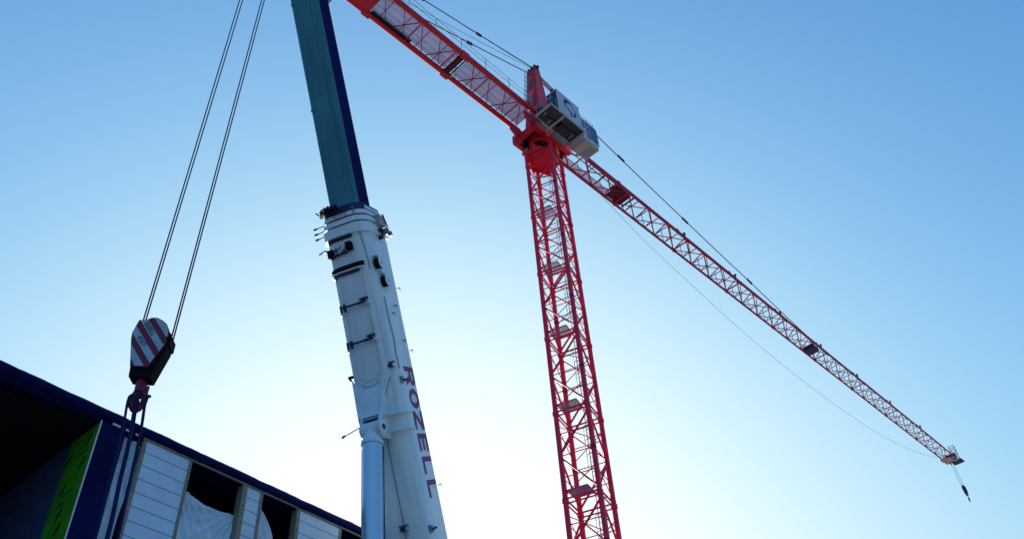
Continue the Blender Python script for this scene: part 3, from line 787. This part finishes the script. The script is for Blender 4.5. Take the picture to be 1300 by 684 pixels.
# front plate (stripes), rear plate, spreader, sheaves
TK = .155
g = MB(HRED, HWHT, BLACK)
g.prism([H(d, z, TK-.03) for d, z in out], NH*.03, HRED)
ins = [(.0+(d-.0)*.965, 10.58+(z-10.58)*.975) for d, z in out]
SA = 56
sa, sb = math.sin(R_(SA)), math.cos(R_(SA))      # stripe normal: stripes fall from upper left to lower right
x0 = sa*-.16+sb*11.03
per = .215
for k in range(-3, 6):
    c0 = x0+.06-k*per; c1 = c0-.115
    pl = clip(clip(ins, sa, sb, c0), -sa, -sb, -c1)
    if len(pl) > 2: g.prism([H(d, z, TK+.001) for d, z in pl], NH*.006, HWHT)
pl_ = g.build('striped_side_plate', hb)
g = MB(INK)
sd_ = DH*math.cos(R_(-SA))+UP*math.sin(R_(-SA)); su_ = DH*math.sin(R_(SA))+UP*math.cos(R_(SA))
def stripe_pt(k, t):  # lower edge of stripe k, at distance t along the stripe
    c1 = x0+.06-k*per-.115
    p = (-.30, (c1-sa*-.30)/sb)
    return H(p[0], p[1], TK+.008)+sd_*t
lettering(g, 'ROZELL', stripe_pt(0, .26)+su_*.022, sd_*.052, su_*.082, NH, adv=1.12, thick=.003)
g.build('name_lettering', pl_); g = MB(INK)
lettering(g, '450T', stripe_pt(1, .16)+su_*.022, sd_*.056, su_*.082, NH, adv=1.12, thick=.003)
g.build('capacity_lettering', pl_)
g = MB(HRED, BLACK)
g.prism([H(d, z, -TK) for d, z in out], NH*.03, HRED); g.build('rear_side_plate', hb)
g = MB(BLACK, HRED)
low = [(-.18, 10.10), (.135, 10.06), (.19, 10.2), (.31, 10.55), (.35, 10.55), (.35, 10.42), (.20, 9.82), (-.02, 9.84), (-.16, 9.86)]
g.prism([H(d, z, -TK+.032) for d, z in low], NH*(2*TK-.064), BLACK)
g.build('lower_housing', hb, bevel=.012)
for o_ in (-.055, .055):
    g = MB(BLACK, HRED); g.disc(H(.07, 10.62, o_), NH, .30, .055, 30); g.build('sheave', hb, origin=H(.07, 10.62, o_))
g = MB(GALV, HRED)
for o_ in (-.1, 0, .1): g.bar(H(.165, 9.98, o_), H(.345, 10.52, o_), .02, m=TRIM if o_ else HRED)
g.box(H(.345, 10.58, 0), DH*.03, NH*.13, UP*.10, BLACK); g.disc(H(.36, 10.60, TK), NH, .05, .05, 10, BLACK)
g.box(H(.215, 10.05, .02), (DH*.05+UP*.14), NH*.02, DH*.01, HRED)
g.build('guard_bar', hb)
# hook: shank and double horn
g = MB(HRED, BLACK)
g.tube(H(.03, 9.85), H(.05, 9.66), .085, 14, r2=.10)
g.path([H(.05+.0*t, z) for t, z in ((0, 9.7), (0, 9.6))], .10, 12)
for sg in (-1, 1):
    pts = [H(.06, 9.68), H(.06+sg*.055, 9.60), H(.06+sg*.10, 9.50), H(.06+sg*.095, 9.38), H(.06+sg*.035, 9.28), H(.06, 9.27)]
    for a, b, r1, r2 in zip(pts, pts[1:], (.07, .065, .06, .055, .05), (.065, .06, .055, .05, .05)): g.tube(a, b, r1, 12, r2=r2)
g.box(H(.06, 9.58), DH*.07, NH*.05, UP*.14); g.box(H(.06, 9.38), DH*.05, NH*.04, UP*.12, NAVYM)
hko = g.build('ramshorn_hook', hb)
ss = hko.modifiers.new('sub', 'SUBSURF'); ss.levels = 1; ss.render_levels = 1
g = MB(HRED); g.bar(H(.17, 9.72, .02), H(.17, 9.42, .02), .012, .05); g.build('hook_latch', hb)

# slings
def sling(d0, o0, d1, o1, w, label):
    g = MB(SLING)
    pts = [H(d0+.045, 9.50, o0+.05), H(d0+.03, 9.49, o0+.09), H(d0, 9.38, o0+.07), H(d0+(d1-d0)*.25, 8.82, o0+(o1-o0)*.25), H(d0+(d1-d0)*.62, 7.9, o0+(o1-o0)*.6), H(d1, 6.9, o1), H(d1+.03, 3.3, o1*1.4)]
    g.path(smoothpath3(pts), w, 8)
    o = g.build('lifting_sling', None, origin=H(d0, 9.45, o0)); tag(o, label, 'sling', 'blue lifting slings on the hook')
def smoothpath3(pts, n=6):
    return [V(p) for p in smoothpath([tuple(p) for p in pts], n)]
sling(-.06, .02, .06, .10, .021, 'blue lifting sling hanging leftmost from the striped hook block hook')
sling(.085, .05, .19, .02, .036, 'thick blue lifting sling hanging in the middle of the three below the hook')
sling(.205, -.02, .29, -.10, .024, 'blue lifting sling hanging rightmost from the hook in front of the plastic covered opening')
ld = MB(WOOD, TRIM)
for k in range(4): ld.box(H(.15, 2.3+k*.26), DH*1.2, NH*.6, UP*.11)
for d in (-.5, .7): ld.box(H(d, 2.05), DH*.06, NH*.6, UP*.05)
o = ld.build('lumber_bundle', None, origin=H(.15, 2.0), bevel=.01); tag(o, 'bundle of pale lumber hanging in the blue slings', 'lumber')

# ------------------------------------------------------------------ building
Q = V((-8.86, 14.51, 0)); fa = R_(32.6); TT = V((math.sin(fa), math.cos(fa), 0)); IN = V((-TT.y, TT.x, 0))
def B(s, d, z): return Q+TT*s+IN*d+UP*z
da = R_(-51.5); DD = V((math.sin(da), math.cos(da), 0)); DN = V((DD.y, -DD.x, 0))   # return wall direction
if DN.dot(TT) < 0: DN = -DN
def K(t, z, off=0): return Q+DD*t+UP*z-DN*off
bd = empty('unfinished_building', Q); tag(bd, 'unfinished building with navy membrane roof edge, green sheathing and open window holes', 'building')
S1 = 15.0; SL0 = -9.0; ZR = 11.47; DEP = 10
# roof with ragged membrane edge
g = MB(WRAP, SOFF)
n = 240; ring_ = []
random.seed(3)
for i in range(n+1):
    s = SL0+(S1-SL0)*i/n
    w1 = noise.noise(V((s*1.7, 1, 0)))*.035+noise.noise(V((s*7, 4, 0)))*.016; w2 = noise.noise(V((s*1.3, 9, 0)))*.045+noise.noise(V((s*6, 2, 0)))*.022
    w3 = noise.noise(V((s*2.1, 19, 0)))*.03
    lo = 0.0 if s > .05 else -.02
    ring_.append([B(s, -.06+w2*.5, ZR+lo+w1), B(s, -.115+w2, ZR+.08+w1*.4), B(s, -.10+w3, ZR+.165), B(s, -.03+w2*.3, ZR+.235+w1*.5), B(s, .25, ZR+.25), B(s, DEP, ZR+.30), B(s, DEP, ZR-.0), B(s, .02, ZR-.0)])
g.loft(ring_, WRAP, True)
g.build('roof_edge', bd, origin=B(0, 0, ZR))
# dark soffit over the recess, and navy strip
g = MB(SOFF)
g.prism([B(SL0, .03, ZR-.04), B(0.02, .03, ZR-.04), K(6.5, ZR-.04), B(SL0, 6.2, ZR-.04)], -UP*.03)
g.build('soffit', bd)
g = MB(WRAP)
nn = 60; rr = []
for i in range(nn+1):
    s = SL0+(0.0-SL0)*i/nn; e = .30*min(1, max(0, -s-.0)/1.6)+noise.noise(V((s*1.2, 3, 3)))*.03
    rr.append([B(s, -.03, ZR-.001), B(s, -.03, ZR-.065), B(s, .02+max(0.03, e), ZR-.085), B(s, .02+max(.03, e), ZR-.075)])
g.loft(rr, WRAP, True); g.build('soffit_membrane', bd)
# return wall of the recess
g = MB(GREEN)
ZF = 0.0
g.prism([K(0, ZF), K(1.18, ZF), K(1.18, ZR-.045), K(0, ZR-.045)], DN*.04)
gs = g.build('green_sheathing', bd)
g = MB(GREYW)
g.prism([K(1.18, ZF), K(6.5, ZF), K(6.5, ZR-.045), K(1.18, ZR-.045)], DN*.05)
g.build('grey_wrapped_wall', bd)
# prints on the sheathing: bold squiggle marks and thin text rows
g = MB(INK)
def sq_mark(t, z, k=1.0):
    a, b = DD*-1, UP
    pts = [(-.10, -.11), (-.04, -.11), (-.02, -.05), (.03, -.04), (.07, .03), (.10, .04), (.10, .10), (.04, .10), (.01, .04), (-.05, .03), (-.07, -.05), (-.10, -.06)]
    g.prism([K(t, z, .003)+a*x*k+b*y*k for x, y in pts], DN*-.002)
def txt_row(t, z, k=1.0, n=11):
    random.seed(int(t*100+z*10))
    for i in range(n):
        x = i*.030; hgt = random.uniform(.03, .055)
        g.prism([K(t, z, .003)-DD*x*k+UP*(x*k*.1), K(t, z, .003)-DD*(x+.018)*k+UP*(x*k*.1), K(t, z, .003)-DD*(x+.018)*k+UP*(hgt+x*k*.1), K(t, z, .003)-DD*x*k+UP*(hgt+x*k*.1)], DN*-.002)
marks = MARKS = [(.30, 11.10), (.27, 10.55), (1.07, 10.90), (.85, 10.15), (.65, 9.55), (.48, 9.20), (.95, 9.0), (.25, 8.75), (.4, 8.1), (.9, 7.6)]
for t, z in marks:
    g = MB(INK); sq_mark(t, z, 1.1); g.build('printed_mark', gs, origin=K(t, z))
for t, z in ((.62, 10.80), (1.0, 9.72), (.72, 9.95), (.78, 8.9)):
    g = MB(INK); txt_row(t, z, 1.2); g.build('printed_text_row', gs, origin=K(t, z))
# white trim on the outer corner, navy wrapped pier
g = MB(TRIM); g.box(B(.012, -.018, (ZR-.04)/2), TT*.014, IN*.012, UP*(ZR-.04)/2); g.build('corner_trim', bd)
g = MB(WRAP)
rr = []
for i in range(41):
    z = ZR-.03-(ZR-.03)*i/40
    w = [noise.noise(V((k*1.3, z*.9, 5)))*.022 for k in range(6)]
    rr.append([B(.03, .0, z)]+[B(.03+.575*k/5, -.012+w[k]-(.02 if k in (3,) else 0), z) for k in range(6)]+[B(.605, .12, z), B(.03, .12, z)])
g.loft(rr, WRAP, True); g.build('wrapped_pier', bd)
# head rail of the openings
g = MB(WOOD)
g.box(B((1.02+S1)/2, -.015, ZR-.022), TT*(S1-1.02)/2, IN*.022, UP*.020); g.build('head_rail', bd)
g = MB(TRIM)
for s in (.34, .62, .86): g.box(B(s, -.04, ZR-.025), TT*(.09 if s < .4 else .055), IN*.012, UP*.022)
g.build('fixing_tab', bd)
FL = [8.62, 5.75, 2.9]
bays = [('o', .605, 1.05), ('w', 1.05, 1.13), ('p', 1.13, 2.25), ('w', 2.25, 2.32), ('o', 2.32, 3.79), ('w', 3.79, 3.93), ('p', 3.93, 4.33), ('w', 4.33, 4.41), ('o', 4.41, 5.51), ('w', 5.51, 5.62), ('p', 5.62, 7.0), ('w', 7.0, 7.07), ('o', 7.07, 8.3), ('w', 8.3, 8.42), ('p', 8.42, 9.6), ('w', 9.6, 9.7), ('o', 9.7, 11.2), ('w', 11.2, 11.3), ('p', 11.3, S1)]
tops = [ZR-.042, FL[0]-.28, FL[1]-.28, FL[2]-.28]; bots = [FL[0], FL[1], FL[2], 0.05]
for lvl in range(4):
    zt, zb = tops[lvl], bots[lvl]
    for ty, a, b in bays:
        if ty == 'p':
            g = MB(PANEL, TAPE)
            g.box(B((a+b)/2, .03, (zt+zb)/2), TT*(b-a)/2, IN*.03, UP*(zt-zb)/2)
            z = 11.16-.312*0
            k = 0
            while True:
                zz = 11.165-k*.311; k += 1
                if zz < zb: break
                if zz < zt-.05: g.box(B((a+b)/2, -.001, zz), TT*((b-a)/2-.002), IN*.002, UP*.011, TAPE)
            g.build('wall_panel', bd, origin=B(a, 0, zb))
        elif ty == 'w':
            g = MB(WOOD)
            dd = .10 if b-a > .09 else .04
            g.box(B((a+b)/2, -.02+dd, (zt+zb)/2), TT*(b-a)/2, IN*dd, UP*(zt-zb)/2)
            g.build('stud', bd, origin=B(a, 0, zb))
for z in FL:
    g = MB(WRAP, CONC); g.box(B((.61+S1)/2, .0, z-.14), TT*(S1-.61)/2, IN*.07, UP*.135); g.build('floor_band', bd)
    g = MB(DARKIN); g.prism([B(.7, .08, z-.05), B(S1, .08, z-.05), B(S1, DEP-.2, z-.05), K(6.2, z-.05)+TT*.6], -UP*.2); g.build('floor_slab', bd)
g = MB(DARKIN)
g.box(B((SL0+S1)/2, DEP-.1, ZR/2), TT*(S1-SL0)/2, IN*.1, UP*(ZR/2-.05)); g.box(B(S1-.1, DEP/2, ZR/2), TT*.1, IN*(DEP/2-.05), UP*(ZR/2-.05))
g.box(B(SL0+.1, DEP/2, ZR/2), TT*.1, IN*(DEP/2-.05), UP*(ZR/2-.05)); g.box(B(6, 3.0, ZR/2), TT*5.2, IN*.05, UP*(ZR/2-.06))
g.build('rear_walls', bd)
g = MB(GREYW); g.box(B((SL0-3)/2-.0, 6.1, ZR/2), TT*(-SL0-1.5)/2, IN*.06, UP*(ZR/2-.08)); g.build('recess_back_wall', bd)
g = MB(WOOD)
for s in (2.6, 4.75, 5.1): g.box(B(s, .9, 10.0), TT*.05, IN*.05, UP*1.35)
g.build('inner_prop', bd)

# plastic sheets in the openings
def sheet(name, a, b, topf, zb, dep, seed, label, amp=.05, left=None):
    g = MB(TARP); nx, nz = 80, 110
    vs = []
    for i in range(nx+1):
        f = i/nx
        for k in range(nz+1):
            h_ = k/nz; s0 = a+(b-a)*f
            zt = topf(f); z = zt+(zb-zt)*h_
            s = s0 if left is None else left(f, z)
            q = V((s*2.2+z*.9*math.cos(seed), z*1.1+seed, seed))
            dd_ = 0
            for (cs, cz, kk, ph) in ((a-.05, topf(0)+.1, 15, seed), (b+.05, topf(1)+.1, 13, seed*2), ((a+b)/2+.2*math.sin(seed), topf(.5)+1.2, 26, seed*3)):
                rx, rz = s-cs, z-cz; rr_ = math.hypot(rx, rz)+.05; an = math.atan2(rx, -rz)
                wgt = (math.exp(-rr_*.8) if kk < 20 else .10)*(2.2 if b-a < .6 else 1.15)
                v_ = math.sin(an*kk+ph+1.2*noise.noise(V((s*1.1, z*.6, seed))))
                dd_ += wgt*(1-abs(v_)**1.5)*min(1, rr_*1.5)
            d = dep+.06-amp*.75*dd_+amp*.7*noise.noise(V((s*1.6, z*1.0, seed)))
            d += (.04*math.sin(f*math.pi))
            vs.append(B(s, d, z))
    fs = [(i*(nz+1)+k, (i+1)*(nz+1)+k, (i+1)*(nz+1)+k+1, i*(nz+1)+k+1) for i in range(nx) for k in range(nz)]
    g.add(vs, fs, TARP, True)
    o = g.build('plastic_sheet', None, origin=B((a+b)/2, dep, zb))
    sol = o.modifiers.new('thick', 'SOLIDIFY'); sol.thickness = .003
    tag(o, label, 'plastic sheet', 'plastic sheets in the window openings'); return o
sheet('a', .60, 1.04, lambda f: 11.36+.05*f, FL[0]+.02, .14, 1.3, 'crumpled bluish plastic sheet in the narrow opening behind the slings', .10)
sheet('b', 2.30, 3.80, lambda f: 10.84-.15*min(1, f*2.2)**.7-.035*math.sin(math.pi*f)+.015*math.sin(9*f), FL[0]+.02, .10, 4.1, 'wide sagging white plastic sheet filling the lower part of the largest window opening', .10)
sheet('c', 4.42, 5.5, lambda f: 11.15-.35*f-1.5*f*f, FL[0]-.0, .08, 7.7, 'white plastic sheet hanging slanted in the opening right of the wood framed pier', .07)

# ------------------------------------------------------------------ cleanup of helper property
for ob in D.objects:
    if '_o' in ob: del ob['_o']

# ------------------------------------------------------------------ camera
cam = D.cameras.new('camera'); cam.sensor_width = 36; cam.lens = 1050/1300*36; cam.clip_end = 5000; cam.clip_start = .1
co = D.objects.new('camera', cam); COL.objects.link(co)
Rm = Matrix(((.99651605, .08340126, 0), (.0558881, -.66777636, -.7422609), (-.06190549, .7396749, -.670111)))
co.matrix_world = Matrix.Translation((0, 0, 1.6)) @ Rm.to_4x4()
scene.camera = co

# ------------------------------------------------------------------ light
SUN_EL, SUN_AZ = 17.0, -9.0
w = D.worlds.new('World'); scene.world = w; w.use_nodes = True
nt = w.node_tree; bg = nt.nodes['Background']
sky = nt.nodes.new('ShaderNodeTexSky'); sky.sky_type = 'NISHITA'; sky.sun_disc = False
sky.sun_elevation = R_(SUN_EL); sky.sun_rotation = R_(SUN_AZ); sky.air_density = 1.0; sky.dust_density = 6.0; sky.ozone_density = 6.0; sky.altitude = 0
# camera white balance and highlight roll-off of the bright sky round the sun, per channel: y = x / (1 + (x/c)^1.5)^(2/3)
EXPO = 3.0
sep = nt.nodes.new('ShaderNodeSeparateColor'); cmb = nt.nodes.new('ShaderNodeCombineColor'); nt.links.new(sky.outputs['Color'], sep.inputs['Color'])
def mth(op, a, b):
    n = nt.nodes.new('ShaderNodeMath'); n.operation = op
    for k, q in enumerate((a, b)):
        if hasattr(q, 'is_linked'): nt.links.new(q, n.inputs[k])
        else: n.inputs[k].default_value = q
    return n.outputs[0]
for k, gain in enumerate((1.83, 3.17, 4.7)):
    x = mth('MULTIPLY', sep.outputs[k], .1*gain)
    t = mth('POWER', mth('ADD', mth('POWER', mth('DIVIDE', x, 1.15), 1.5), 1.0), 2/3)
    nt.links.new(mth('MULTIPLY', mth('DIVIDE', x, t), 10/EXPO), cmb.inputs[k])
nt.links.new(cmb.outputs['Color'], bg.inputs['Color']); bg.inputs['Strength'].default_value = .10
sl = D.lights.new('sun', 'SUN'); sl.energy = 2.0; sl.angle = R_(.5); sl.color = (1, .90, .78)
so = D.objects.new('sun', sl); COL.objects.link(so)
sd = V((math.sin(R_(SUN_AZ))*math.cos(R_(SUN_EL)), math.cos(R_(SUN_AZ))*math.cos(R_(SUN_EL)), math.sin(R_(SUN_EL))))
so.rotation_euler = sd.to_track_quat('Z', 'Y').to_euler(); so.location = (0, 0, 80)
scene.view_settings.view_transform = 'Standard'; scene.view_settings.look = 'None'; scene.view_settings.exposure = math.log2(EXPO); scene.view_settings.gamma = 1
